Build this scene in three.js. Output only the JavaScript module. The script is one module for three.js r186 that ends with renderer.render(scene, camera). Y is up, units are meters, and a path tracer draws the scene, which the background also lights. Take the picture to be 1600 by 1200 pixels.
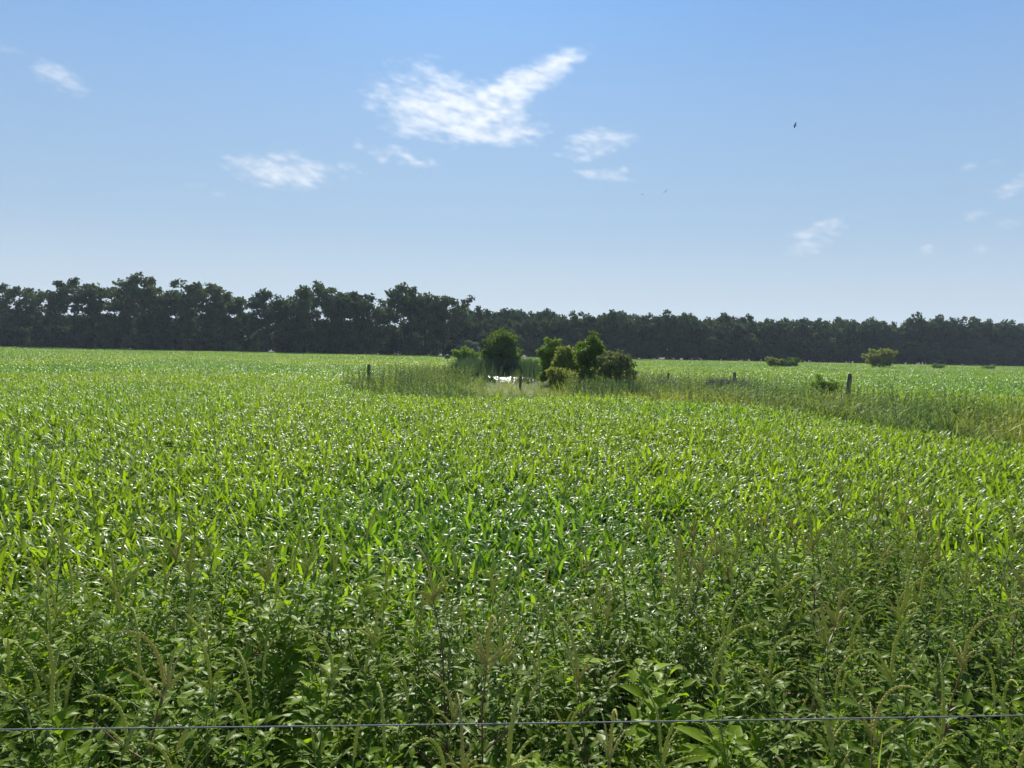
import * as THREE from 'three';
import { mergeVertices } from 'three/addons/utils/BufferGeometryUtils.js';

// ───────────────────────── camera, sky, sun, exposure ─────────────────────────
const R = Math.PI / 180;
const scene = new THREE.Scene();
const camera = new THREE.PerspectiveCamera(54, 4 / 3, 0.05, 4000);
camera.position.set(0, 2.5, 0);
camera.rotation.order = 'YXZ';
camera.rotation.set(-2.674 * R, 0, 1.2 * R);            // hand-held: a little down, a little rolled
const renderer = new THREE.WebGLRenderer();
renderer.toneMapping = THREE.LinearToneMapping;
renderer.toneMappingExposure = 2.05;
renderer.shadowMap.enabled = true;

const SUN_AZ = -4 * R, SUN_EL = 36 * R;                  // ahead of the viewer and high: the field is backlit
const sunDir = new THREE.Vector3(Math.sin(SUN_AZ) * Math.cos(SUN_EL), Math.sin(SUN_EL), -Math.cos(SUN_AZ) * Math.cos(SUN_EL));
const sun = new THREE.DirectionalLight(new THREE.Color(1.0, 0.955, 0.86), 5);
sun.position.copy(sunDir).multiplyScalar(300); sun.castShadow = true;
sun.shadow.camera.left = -220; sun.shadow.camera.right = 220; sun.shadow.camera.top = 220; sun.shadow.camera.bottom = -220;
sun.shadow.camera.far = 700; sun.shadow.mapSize.set(4096, 4096);
scene.add(sun, sun.target);

function rng32(a) { return () => { a |= 0; a = a + 0x6D2B79F5 | 0; let t = Math.imul(a ^ a >>> 15, 1 | a); t = t + Math.imul(t ^ t >>> 7, 61 | t) ^ t; return ((t ^ t >>> 14) >>> 0) / 4294967296; }; }
function hash2(ix, iy) { let h = Math.imul(ix, 374761393) + Math.imul(iy, 668265263) | 0; h = Math.imul(h ^ h >>> 13, 1274126177); return ((h ^ h >>> 16) >>> 0) / 4294967296; }
function vnoise(x, y) {
  const ix = Math.floor(x), iy = Math.floor(y); let fx = x - ix, fy = y - iy;
  fx = fx * fx * (3 - 2 * fx); fy = fy * fy * (3 - 2 * fy);
  const a = hash2(ix, iy), b = hash2(ix + 1, iy), c = hash2(ix, iy + 1), d = hash2(ix + 1, iy + 1);
  return a + (b - a) * fx + (c - a) * fy + (a - b - c + d) * fx * fy;
}
function fbm(x, y, o = 5) { let s = 0, a = 0.5, n = 0; for (let i = 0; i < o; i++) { s += a * vnoise(x, y); n += a; x = x * 2.03 + 17.1; y = y * 2.03 + 9.7; a *= 0.5; } return s / n; }
const lerp = (a, b, t) => a + (b - a) * t, clamp = (v, a = 0, b = 1) => Math.min(b, Math.max(a, v));
const sstep = (a, b, v) => { const t = clamp((v - a) / (b - a)); return t * t * (3 - 2 * t); };

function makeSky() {
  const SKY = .51, W = 4096, H = 2048, data = new Float32Array(W * H * 4);
  const stops = [[-90, .33, .44, .52], [0, .60, .70, .78], [3, .55, .665, .755], [9, .375, .54, .735], [24, .195, .39, .745], [45, .13, .29, .64], [90, .11, .24, .54]];
  // [azimuth, elevation, half width, half height, tilt, strength] in degrees: thin fair-weather shreds
  const clouds = [[-5.9,17.4,3.92,1.94,0,1],[-3.3,17.1,3.48,1.76,8,1],[0.2,19,3.91,1.01,27,1],[3,20.4,1.46,0.64,32,0.85],[-3.5,15.8,3.74,0.93,-6,0.95],[-8,16.7,1.85,1.48,10,0.8],[0.6,15.8,1.59,0.42,8,0.6],[-6.9,19.7,1.59,0.82,0,0.35],[-16.5,12.4,3.46,1.05,3,0.77],[-18.9,11.9,1.17,0.63,0,0.42],[-30.7,16.3,1.36,0.68,-22,0.64],[-33.8,17.4,1,0.31,-15,0.22],[-8.6,13.8,2.05,0.37,-6,0.62],[6.3,15.2,2.33,0.7,2,0.67],[4.7,14.3,1.41,0.33,3,0.54],[6.6,12.9,1.98,0.33,-7,0.52],[21.8,8.9,1.69,0.49,12,0.64],[21.3,7.7,1.48,0.45,18,0.7],[33,10.9,0.96,0.44,26,0.64],[31,9.2,0.74,0.33,14,0.42],[32.8,8.5,0.73,0.28,3,0.37],[31.5,7,0.37,0.29,20,0.42],[28.4,7,0.34,0.25,35,0.42],[30.6,12.2,0.45,0.2,18,0.37],[32.4,12.3,0.48,0.24,0,0.27],[-22.8,10.8,0.7,0.22,3,0.42],[-21.2,10.4,0.62,0.22,-3,0.32],[16.6,7.3,0.46,0.18,12,0.27]];
  const r = rng32(77);
  for (let i = 0; i < 70; i++) {                         // the same thin shreds all round the sky
    const az = r() * 360 - 180, el = 7 + 55 * r() * r(), s = 0.5 + r() * 2.6;
    const w = s * (0.5 + el / 40);
    if (Math.abs(az) < 38 + w && el < 26 + w) continue;
    clouds.push([az, el, w, w * (0.25 + .25 * r()), r() * 50 - 22, .45 + .5 * r()]);
  }
  const bins = Array.from({ length: 360 }, () => []);
  for (const c of clouds) { const k = Math.cos(c[1] * R), e = (Math.max(c[2], c[3]) * 1.9) / k; for (let a = Math.floor(c[0] - e); a <= c[0] + e; a++) bins[((a + 180) % 360 + 360) % 360].push([...c, k, Math.cos(c[4] * R), Math.sin(c[4] * R)]); }
  for (let y = 0; y < H; y++) {
    const el = ((y + .5) / H - .5) * 180, ce = Math.cos(el * R), se = Math.sin(el * R);
    let k = 0; while (k < stops.length - 2 && el > stops[k + 1][0]) k++;
    const t = clamp((el - stops[k][0]) / (stops[k + 1][0] - stops[k][0]));
    const b0 = lerp(stops[k][1], stops[k + 1][1], t), b1 = lerp(stops[k][2], stops[k + 1][2], t), b2 = lerp(stops[k][3], stops[k + 1][3], t);
    for (let x = 0; x < W; x++) {
      const phi = ((x + .5) / W - .5) * 2 * Math.PI, dx = ce * Math.cos(phi), dz = ce * Math.sin(phi);
      const ang = Math.acos(clamp(dx * sunDir.x + se * sunDir.y + dz * sunDir.z, -1, 1)) / R;
      const g = Math.exp(-ang / 15) * (el < 0 ? 0 : 1);
      let c0 = b0 * (.965 + .85 * g), c1 = b1 * (.965 + .7 * g), c2 = b2 * (.965 + .5 * g);
      if (el > 4 && el < 75) {
        let az = Math.atan2(dx, -dz) / R; let best = -1;
        const list = bins[((Math.floor(az) + 180) % 360 + 360) % 360];
        if (list.length) {
          const wx = (fbm(az * .55 + 40, el * .8 + 3, 3) - .5) * 2.2, wy = (fbm(az * .6 + 11, el * .9 + 71, 3) - .5) * 1.3;
          for (const c of list) {
            let da = az - c[0]; if (da > 180) da -= 360; if (da < -180) da += 360; da *= c[6];
            const sc = Math.min(1, c[2] / 2.2);
            const px = da + wx * sc, py = el - c[1] + wy * sc;
            const u = (px * c[7] + py * c[8]) / (c[2] * 1.25), v = (-px * c[8] + py * c[7]) / (c[3] * 1.25);
            const q = 1 - (u * u + v * v); if (q > -.9) best = Math.max(best, (q > 0 ? q : q * 1.2) * .9 * c[5] + (c[5] - 1) * .28 + .2);
          }
          if (best > -.35) {
            const fine = fbm(az * 1.1 + 5, el * 3.4 + 2 + az * .5, 6), fin2 = fbm(az * 3.2 + 50, el * 8 + az * 1.2, 4), soft = fbm(az * .5, el * .7, 3);
            let d = best * 1.05 + (fine - .5) * 1.3 + (fin2 - .5) * .4 + (soft - .5) * .6 - .24;
            d = sstep(-.3, 1.5, d) * .93;
            if (d > 0) { const w = 1 + .5 * g, sh = .88 + .17 * fine; c0 = lerp(c0, .86 * w * sh, d); c1 = lerp(c1, .90 * w * sh, d); c2 = lerp(c2, .965 * w * sh, d); }
          }
        }
      }
      const o = (y * W + x) * 4; data[o] = c0 * SKY; data[o + 1] = c1 * SKY; data[o + 2] = c2 * SKY; data[o + 3] = 1;
    }
  }
  const tex = new THREE.DataTexture(data, W, H, THREE.RGBAFormat, THREE.FloatType);
  tex.mapping = THREE.EquirectangularReflectionMapping; tex.magFilter = tex.minFilter = THREE.LinearFilter; tex.needsUpdate = true;
  return tex;
}
const skyTex = makeSky();
scene.fog = new THREE.FogExp2(new THREE.Color().setRGB(.74, .84, 1), .00022);
scene.background = skyTex; scene.environment = skyTex;

// ───────────────────────── helpers ─────────────────────────
const names = new Map();
function numbered(n) { const k = names.get(n) || 0; names.set(n, k + 1); return k ? `${n}_${String(k).padStart(3, '0')}` : n; }
function tag(o, label, category, group, kind) { o.userData.label = label; o.userData.category = category; if (group) o.userData.group = group; if (kind) o.userData.kind = kind; return o; }
function top(o) { o.name = numbered(o.name); o.traverse(m => { if (m.isMesh) { m.castShadow = true; m.receiveShadow = true; } }); scene.add(o); return o; }
function mesh(name, geo, mat, parent) { const m = new THREE.Mesh(geo, mat); m.name = name; m.castShadow = m.receiveShadow = true; if (parent) parent.add(m); return m; }
class MB {                                               // collects triangles
  constructor() { this.p = []; this.u = []; this.i = []; }
  v(x, y, z, u = 0, w = 0) { this.p.push(x, y, z); this.u.push(u, w); return this.p.length / 3 - 1; }
  tri(a, b, c) { this.i.push(a, b, c); }
  quad(a, b, c, d) { this.i.push(a, b, c, a, c, d); }
  get empty() { return !this.i.length; }
  geo(smooth = true) {
    const g = new THREE.BufferGeometry();
    g.setAttribute('position', new THREE.Float32BufferAttribute(this.p, 3)); g.setAttribute('uv', new THREE.Float32BufferAttribute(this.u, 2)); g.setIndex(this.i);
    if (smooth) g.computeVertexNormals();
    return g;
  }
}
const V = (x, y, z) => new THREE.Vector3(x, y, z);
// a tapered tube through points; radius(t, angle)
function tube(mb, pts, rad, sides = 6, cap = true, vScale = 1) {
  const n = pts.length; let prev = null; let len = 0; const T = V(0, 0, 0), U = V(1, 0, 0), W = V(0, 0, 1);
  for (let k = 0; k < n; k++) {
    T.copy(pts[Math.min(k + 1, n - 1)]).sub(pts[Math.max(k - 1, 0)]).normalize();
    if (k === 0) { U.set(1, 0, 0); if (Math.abs(T.x) > .9) U.set(0, 0, 1); }
    U.addScaledVector(T, -U.dot(T)).normalize(); W.crossVectors(T, U);
    if (k) len += pts[k].distanceTo(pts[k - 1]);
    const ring = [];
    for (let s = 0; s <= sides; s++) {
      const a = s / sides * 2 * Math.PI, r = rad(k / (n - 1), s % sides, k), c = Math.cos(a) * r, d = Math.sin(a) * r;
      ring.push(mb.v(pts[k].x + U.x * c + W.x * d, pts[k].y + U.y * c + W.y * d, pts[k].z + U.z * c + W.z * d, s / sides, len * vScale));
    }
    if (prev) for (let s = 0; s < sides; s++) mb.quad(prev[s], prev[s + 1], ring[s + 1], ring[s]);
    prev = ring;
  }
  if (cap) { const e = pts[n - 1], r = rad(1, 0, n - 1), c = mb.v(e.x + T.x * r * .4, e.y + T.y * r * .4, e.z + T.z * r * .4, .5, len * vScale); for (let s = 0; s < sides; s++) mb.tri(prev[s], prev[s + 1], c); }
}
// a grass-like blade that leaves the stem at tilt and bends over
function blade(mb, x, y, z, az, len, wid, tilt, bend, segs, { fold = .25, twist = 0, side = 0, across = 2, pw = 1.4 } = {}) {
  let px = x, py = y, pz = z, prev = null; const ca = Math.cos(az), sa = Math.sin(az);
  for (let k = 0; k <= segs; k++) {
    const t = k / segs, th = tilt + bend * Math.pow(t, pw), a2 = az + side * t * t;
    const sx = Math.cos(a2), sz = Math.sin(a2);
    if (k) { const d = len / segs; px += Math.sin(th) * sx * d; py += Math.cos(th) * d; pz += Math.sin(th) * sz * d; }
    const w = wid * Math.min(1, .38 + t * 3.2) * Math.pow(Math.max(0, 1 - Math.pow(t, 2.1)), .8) * .5 + .0008;
    const tw = twist * t; // cross direction, horizontal, turned about the blade
    const nx = -Math.cos(th) * sx, ny = Math.sin(th), nz = -Math.cos(th) * sz;   // upper face normal
    const cx = -sz * Math.cos(tw) + nx * Math.sin(tw), cy = ny * Math.sin(tw), cz = sx * Math.cos(tw) + nz * Math.sin(tw);
    const ring = across === 2 ? [mb.v(px - cx * w, py - cy * w, pz - cz * w, 0, t), mb.v(px + cx * w, py + cy * w, pz + cz * w, 1, t)]
      : [mb.v(px - cx * w + nx * w * fold, py - cy * w + ny * w * fold, pz - cz * w + nz * w * fold, 0, t), mb.v(px, py, pz, .5, t), mb.v(px + cx * w + nx * w * fold, py + cy * w + ny * w * fold, pz + cz * w + nz * w * fold, 1, t)];
    if (prev) for (let s = 0; s < ring.length - 1; s++) mb.quad(prev[s], prev[s + 1], ring[s + 1], ring[s]);
    prev = ring;
  }
}
// a broad pointed leaf on a short stalk
function broadLeaf(mb, x, y, z, az, len, wid, tilt, droop, { stalk = .25, fold = .3, rows = 4, roll = 0 } = {}) {
  let px = x, py = y, pz = z, prev = null; const sx = Math.cos(az), sz = Math.sin(az);
  const st = len * stalk; px += Math.sin(tilt) * sx * st; py += Math.cos(tilt) * st; pz += Math.sin(tilt) * sz * st;
  if (stalk > 0) { const w = .0022; const a = mb.v(x + sz * w, y, z - sx * w, .48, 0), b = mb.v(x - sz * w, y, z + sx * w, .52, 0), c = mb.v(px - sz * w, py, pz + sx * w, .52, 0.02), d = mb.v(px + sz * w, py, pz - sx * w, .48, .02); mb.quad(a, b, c, d); }
  const prof = [.12, .82, 1, .72, .36, 0];
  for (let k = 0; k <= rows; k++) {
    const t = k / rows, th = tilt + droop * t;
    if (k) { const d = len / rows; px += Math.sin(th) * sx * d; py += Math.cos(th) * d; pz += Math.sin(th) * sz * d; }
    const f = t * 5, i = Math.min(4, Math.floor(f)), w = wid * .5 * lerp(prof[i], prof[i + 1], f - i) + .0006;
    const nx = -Math.cos(th) * sx, ny = Math.sin(th), nz = -Math.cos(th) * sz, cr = Math.cos(roll), sr = Math.sin(roll);
    const cx = -sz * cr + nx * sr, cy = ny * sr, cz = sx * cr + nz * sr;
    const ring = [mb.v(px - cx * w + nx * w * fold, py - cy * w + ny * w * fold, pz - cz * w + nz * w * fold, 0, t), mb.v(px, py, pz, .5, t), mb.v(px + cx * w + nx * w * fold, py + cy * w + ny * w * fold, pz + cz * w + nz * w * fold, 1, t)];
    if (prev) for (let s = 0; s < 2; s++) mb.quad(prev[s], prev[s + 1], ring[s + 1], ring[s]);
    prev = ring;
  }
}
function inPoly(x, z, poly) { let c = false; for (let i = 0, j = poly.length - 1; i < poly.length; j = i++) { const [a, b] = poly[i], [d, e] = poly[j]; if ((b > z) !== (e > z) && x < (d - a) * (z - b) / (e - b) + a) c = !c; } return c; }

// ───────────────────────── textures and materials ─────────────────────────
function tex(w, h, f, srgb = true) {
  const d = new Uint8Array(w * h * 4);
  for (let y = 0; y < h; y++) for (let x = 0; x < w; x++) { const c = f(x / w, y / h, x, y), o = (y * w + x) * 4; for (let k = 0; k < 3; k++) d[o + k] = clamp(c[k]) * 255; d[o + 3] = 255; }
  const t = new THREE.DataTexture(d, w, h); t.magFilter = t.minFilter = THREE.LinearFilter; t.wrapS = t.wrapT = THREE.RepeatWrapping; if (srgb) t.colorSpace = THREE.SRGBColorSpace; t.needsUpdate = true; return t;
}
const bladeTex = tex(64, 256, (u, v, x, y) => {           // parallel veins and a pale midrib
  const m = Math.exp(-Math.pow((u - .5) / .045, 2)), vein = .93 + .07 * Math.sin(u * 90) + .1 * (fbm(u * 8, v * 26, 3) - .5);
  return [vein * (.86 + .14 * m), vein * (.88 + .1 * m), vein * (.8 + .2 * m)];
});
const broadTex = tex(128, 128, (u, v) => {                // netted veins, small blemishes
  const s = Math.abs(u - .5), m = Math.exp(-Math.pow(s / .025, 2)), side = Math.pow(.5 + .5 * Math.cos((v * 7 - s * 5) * 2 * Math.PI), 10) * .5;
  const n = fbm(u * 10, v * 10, 4), sp = vnoise(u * 24 + 3, v * 24) > .9 ? .82 : 1, k = (.84 + .22 * (n - .5) + .1 * Math.max(m, side)) * sp;
  return [k, k, k * (.86 + .14 * m)];
});
const barkTex = tex(128, 256, (u, v) => { const n = fbm(u * 16, v * 6, 5), c = Math.abs(fbm(u * 12 + 9, v * 4, 3) - .5) * 2; const k = .35 + .5 * n * (.5 + c); return [k, k * .93, k * .84]; });
const woodTex = tex(128, 512, (u, v) => { const g = fbm(u * 40, v * 5, 4), cr = Math.pow(1 - Math.abs(vnoise(u * 14 + 2, v * 3) - .5) * 2, 14), k = (.42 + .4 * g) * (1 - .75 * cr); return [k, k * .94, k * .86]; });
const soilTex = tex(512, 512, (u, v) => { const n = fbm(u * 24, v * 24, 5), m = fbm(u * 90, v * 90, 3), k = .42 + .35 * (n - .5) + .4 * (m - .5); return [k, k * .84, k * .63]; });
soilTex.repeat.set(1200, 1200);
const rippleTex = tex(256, 256, (u, v) => { const k = .5 + .5 * Math.sin((v * 30 + 2 * vnoise(u * 8, v * 8)) * 6.28) * .6 + .5 * (fbm(u * 20, v * 40, 3) - .5); return [k, k, k]; }, false); rippleTex.repeat.set(.4, .4);

const litterTex = soilTex.clone(); litterTex.repeat.set(450, 120);
const lin = (r, g, b) => new THREE.Color().setRGB(r, g, b);
function leafMat(r, g, b, { through = .45, coat = .6, coatRough = .38, map = null, rough = .95 } = {}) {
  return new THREE.MeshPhysicalMaterial({ color: lin(r, g, b), roughness: rough, transmission: through, thickness: 0, clearcoat: coat, clearcoatRoughness: coatRough, ior: 1.4, specularIntensity: .15, side: THREE.DoubleSide, map });
}
const M = {
  crop: leafMat(.24, .405, .014, { through: .6, coat: .75, coatRough: .38, map: bladeTex }),
  cropYellow: leafMat(.33, .42, .022, { through: .56, coat: .95, coatRough: .36, map: bladeTex }),
  cropBlue: leafMat(.18, .32, .03, { through: .52, coat: 1, coatRough: .32, map: bladeTex }),
  weedA: leafMat(.175, .29, .01, { through: .58, coat: .2, coatRough: .36, map: broadTex }),
  weedB: leafMat(.23, .365, .011, { through: .6, coat: .2, coatRough: .36, map: broadTex }),
  weedC: leafMat(.16, .26, .013, { through: .54, coat: .2, coatRough: .36, map: broadTex }),
  weedBright: leafMat(.30, .45, .014, { through: .62, coat: .18, coatRough: .36, map: broadTex }),
  spike: leafMat(.40, .43, .10, { through: .45, coat: 0, map: null }),
  spikeDry: leafMat(.42, .40, .12, { through: .42, coat: 0, map: null }),
  stem: new THREE.MeshStandardMaterial({ color: lin(.14, .19, .04), roughness: .7 }),
  stemRed: new THREE.MeshStandardMaterial({ color: lin(.17, .075, .045), roughness: .7 }),
  grass: leafMat(.185, .245, .03, { through: .5, coat: .3, coatRough: .45 }),
  dry: leafMat(.42, .36, .24, { through: .3, coat: .2, coatRough: .5 }),
  tallWeed: leafMat(.12, .19, .023, { through: .45, coat: .2, coatRough: .5 }),
  cattail: leafMat(.062, .105, .032, { through: .3, coat: .5, coatRough: .42 }),
  brush: new THREE.MeshStandardMaterial({ color: lin(.16, .135, .125), roughness: .9 }),
  bark: new THREE.MeshStandardMaterial({ color: lin(.17, .15, .13), roughness: .95, map: barkTex }),
  wood: new THREE.MeshStandardMaterial({ color: lin(.40, .36, .32), roughness: .9, map: woodTex, bumpMap: woodTex, bumpScale: .01 }),
  treeA: leafMat(.075, .11, .032, { through: .26, coat: .2, coatRough: .5 }),
  treeB: leafMat(.08, .112, .034, { through: .28, coat: .2, coatRough: .5 }),
  treeC: leafMat(.058, .09, .03, { through: .24, coat: .2, coatRough: .5 }),
  bushDark: leafMat(.11, .18, .018, { through: .42, coat: .35, coatRough: .45 }),
  bushMid: leafMat(.15, .235, .024, { through: .45, coat: .35, coatRough: .45 }),
  bushOlive: leafMat(.21, .24, .04, { through: .45, coat: .25, coatRough: .5 }),
  bushPale: leafMat(.15, .19, .10, { through: .3, coat: .2, coatRough: .5 }),
  wire: new THREE.MeshStandardMaterial({ color: lin(.2, .195, .185), metalness: .1, roughness: .85 }),
  bird: new THREE.MeshStandardMaterial({ color: lin(.02, .017, .015), roughness: .8 }),
  iron: new THREE.MeshStandardMaterial({ color: lin(.10, .14, .10), roughness: .6, metalness: .3 }),
};

// ───────────────────────── the land ─────────────────────────
const POND_LAND = [[-7.6, -35.5], [-5.5, -32.4], [-2.6, -30.3], [0, -31], [2.8, -32.8], [5.2, -33.4], [7.3, -30.6], [9.4, -29], [10.5, -26.2], [11, -23.4], [11.2, -20], [12.1, -17.6], [14.5, -11], [30, -19], [22, -26], [19.5, -28.6], [18.4, -31], [17.7, -34.7], [16.8, -39.6], [14.2, -43.8], [12.2, -48], [10, -55], [9.5, -68], [5, -84], [-5, -84], [-8, -64], [-9.2, -50], [-9, -40]];
const WATER = [[-2.6, -55], [-.6, -53.4], [.7, -54.4], [2, -53.2], [2.8, -55], [3.2, -62], [2.4, -69], [-2.2, -70], [-4.2, -63], [-3.6, -58]];
{
  const g = new THREE.PlaneGeometry(2400, 2400, 1, 1); g.rotateX(-Math.PI / 2);
  soilTex.repeat.set(1200, 1200);
  const m = new THREE.MeshStandardMaterial({ color: lin(.5, .46, .4), roughness: 1, map: soilTex });
  const o = mesh('ground', g, m); tag(o, 'brown soil of the flat field under the crop', 'ground', null, 'structure'); top(o);
  const ff = new THREE.PlaneGeometry(900, 240, 90, 24); ff.rotateX(-Math.PI / 2); ff.translate(20, .02, -312);
  const fl = mesh('forest_floor', ff, new THREE.MeshStandardMaterial({ color: lin(.16, .12, .08), roughness: 1, map: litterTex })); tag(fl, 'dark leaf litter under the trees', 'ground', null, 'structure'); top(fl);
  const sh = new THREE.Shape(WATER.map(([x, z]) => new THREE.Vector2(x, -z)));
  const wg = new THREE.ShapeGeometry(sh); wg.rotateX(-Math.PI / 2); wg.translate(0, .03, 0);
  const w = mesh('pond_water', wg, new THREE.MeshPhysicalMaterial({ color: lin(.03, .035, .025), roughness: .18, ior: 1.33, bumpMap: rippleTex, bumpScale: .013 }));
  tag(w, 'small bright pond glinting between cattails and bushes', 'pond', null, 'structure'); top(w);
}

// ───────────────────────── trees ─────────────────────────
// trunk, limbs and leaf clumps; every leaf spray is a small free face
function treeGeo(seed, { H = 16, trunkR = .3, base = 5, R: cr = 4.5, limbs = 12, clump = 1.3, leaves = 60, leaf = .36, shape = 'round', stems = 1, extra = 0, flat = .75 }) {
  const r = rng32(seed), wood = new MB(), crown = new MB(), spots = [];
  for (let s = 0; s < stems; s++) {
    const lean = stems > 1 ? .1 + .22 * r() : .05 * r(), la = r() * 6.28, pts = []; const th = H * (.72 + .06 * r());
    for (let k = 0; k <= 7; k++) { const t = k / 7; pts.push(V(Math.cos(la) * lean * th * t * (stems > 1 ? t * .6 + .3 : 1) + (r() - .5) * .03 * H * t, th * t, Math.sin(la) * lean * th * t * (stems > 1 ? t * .6 + .3 : 1) + (r() - .5) * .03 * H * t)); }
    pts[0].set(pts[0].x, -.1, pts[0].z);
    tube(wood, pts, t => trunkR * (1.25 * Math.exp(-t * 14) * .5 + 1) * (1 - .85 * t), 7, true, .3);
    const at = h => { const f = clamp(h / th) * 7, i = Math.min(6, Math.floor(f)); return pts[i].clone().lerp(pts[i + 1], f - i); };
    const nl = Math.ceil(limbs / stems);
    for (let k = 0; k < nl; k++) {
      const t = (k + r() * .8) / nl, h = lerp(base, th * .97, t), a = k * 2.4 + r() * 1.2 + s * 1.7;
      const prof = shape === 'cone' ? 1 - .8 * t : shape === 'vase' ? .45 + .55 * Math.sin(t * 2.6) + .12 : Math.sqrt(Math.max(.06, 1 - Math.pow((t - .42) / .68, 2)));
      const L = cr * prof * (.72 + .5 * r()), up = shape === 'cone' ? .15 : lerp(.25, .75, t) * (.6 + .8 * r());
      const p0 = at(h), p1 = p0.clone().add(V(Math.cos(a) * L * .5, L * up * .35, Math.sin(a) * L * .5)), p2 = p0.clone().add(V(Math.cos(a) * L, L * up, Math.sin(a) * L));
      tube(wood, [p0, p1, p2], q => trunkR * (.42 - .16 * t) * (1 - .8 * q), 5, true, .3);
      spots.push([p2, 1], [p1.clone().lerp(p2, .45).add(V((r() - .5) * clump, clump * .35 * r(), (r() - .5) * clump)), .85]);
      const nb = 2 + (r() * 2 | 0);
      for (let b = 0; b < nb; b++) { const ba = a + (r() - .5) * 2.2, bl = L * (.3 + .3 * r()), s0 = p1.clone().lerp(p2, .3 + .6 * r()), s1 = s0.clone().add(V(Math.cos(ba) * bl, bl * (.1 + .7 * r()), Math.sin(ba) * bl)); tube(wood, [s0, s1], q => trunkR * .14 * (1 - .7 * q), 4, true, .3); spots.push([s1, .75 + .3 * r()]); }
    }
    for (let k = 0; k < 3; k++) spots.push([pts[7].clone().add(V((r() - .5) * cr * .9, (r() - .75) * clump * 1.1, (r() - .5) * cr * .9)), .95]);
  }
  const mid = lerp(base, H, .52), half = (H - base) * .5 - clump * flat * .35;   // twigs that round the crown off
  for (let k = 0; k < extra; k++) { const a = r() * 6.28, u = lerp(-.75, 1, Math.pow(r(), .75)), q = Math.sqrt(Math.max(0, 1 - u * u)), j = .72 + .3 * r(); spots.push([V(Math.cos(a) * q * cr * j, mid + u * half * j, Math.sin(a) * q * cr * j), .95]); }
  for (const [c, s] of spots) {
    const cs = clump * s * (.75 + .5 * r()), n = Math.round(leaves * s * s * (.7 + .6 * r())), sy = flat * (.8 + .4 * r());
    for (let k = 0; k < n; k++) {
      let x = r() * 2 - 1, y = r() * 2 - 1, z = r() * 2 - 1; const l = Math.hypot(x, y, z) || 1, q = Math.pow(r(), .45) * cs / l; x *= q; y *= q * sy; z *= q;
      const sz = leaf * (.55 + .8 * r()), th = Math.acos(1 - 1.7 * r()), ph = r() * 6.28;
      const nx = Math.sin(th) * Math.cos(ph), ny = Math.cos(th), nz = Math.sin(th) * Math.sin(ph); const ux0 = Math.abs(ny) > .9 ? 1 : 0, uy0 = ux0 ? 0 : 1;
      let ax = uy0 * nz - 0, ay = -ux0 * nz, az = ux0 * ny - uy0 * nx; const al = Math.hypot(ax, ay, az) || 1; ax /= al; ay /= al; az /= al;
      const bx = ny * az - nz * ay, by = nz * ax - nx * az, bz = nx * ay - ny * ax; const ro = r() * 6.28, co = Math.cos(ro), si = Math.sin(ro);
      const ex = ax * co + bx * si, ey = ay * co + by * si, ez = az * co + bz * si, fx = -ax * si + bx * co, fy = -ay * si + by * co, fz = -az * si + bz * co;
      const X = c.x + x, Y = Math.max(.05, c.y + y), Z = c.z + z, w = sz * .34, k2 = sz * .12;
      const A = crown.v(X - ex * sz * .5, Y - ey * sz * .5, Z - ez * sz * .5, 0, 0), B = crown.v(X + fx * w + nx * k2, Y + fy * w + ny * k2, Z + fz * w + nz * k2, 1, 0), C = crown.v(X + ex * sz * .5, Y + ey * sz * .5, Z + ez * sz * .5, 1, 1), D = crown.v(X - fx * w + nx * k2, Y - fy * w + ny * k2, Z - fz * w + nz * k2, 0, 1);
      crown.tri(A, B, C); crown.tri(A, C, D);
    }
  }
  return { wood: wood.geo(), crown: crown.geo(false), H };
}
function plantTree(name, gset, mat, x, z, sc, turn, label, category, group, woodMat = M.bark, sy = 1) {
  const g = new THREE.Group(); g.name = name; g.position.set(x, 0, z); g.rotation.y = turn; g.scale.set(sc, sc * sy, sc);
  mesh('trunk', gset.wood, woodMat, g); mesh(category === 'shrub' ? 'foliage' : 'crown', gset.crown, mat, g);
  tag(g, label, category, group); return top(g);
}
const nth = n => n + (n % 10 === 1 && n % 100 !== 11 ? 'st' : n % 10 === 2 && n % 100 !== 12 ? 'nd' : n % 10 === 3 && n % 100 !== 13 ? 'rd' : 'th');
const oaks = [1, 2, 3, 4, 5].map(s => treeGeo(100 + s, { H: 17, trunkR: .32, base: 3.5 + s * .5, R: 5.0, limbs: 14, clump: 1.45, leaves: 56, leaf: .74, extra: 44, shape: s % 2 ? 'round' : 'vase', flat: .68 }));
const woods = [1, 2, 3, 4, 5].map(s => treeGeo(200 + s, { H: 15, trunkR: .24, base: .7, R: 3.4, limbs: 14, clump: 1.15, leaves: 40, leaf: .78, extra: 30, shape: s === 2 ? 'cone' : 'round', flat: .9 }));
const unders = [1, 2, 3].map(s => treeGeo(300 + s, { H: 8, trunkR: .13, base: .3, R: 2.9, limbs: 10, clump: 1.1, leaves: 36, leaf: .75, extra: 18, shape: 'round', flat: .85 }));
const ordinal = ['first', 'second', 'third', 'fourth', 'fifth', 'sixth', 'seventh', 'eighth', 'ninth', 'tenth', 'eleventh', 'twelfth', 'thirteenth', 'fourteenth', 'fifteenth', 'sixteenth'];
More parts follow.
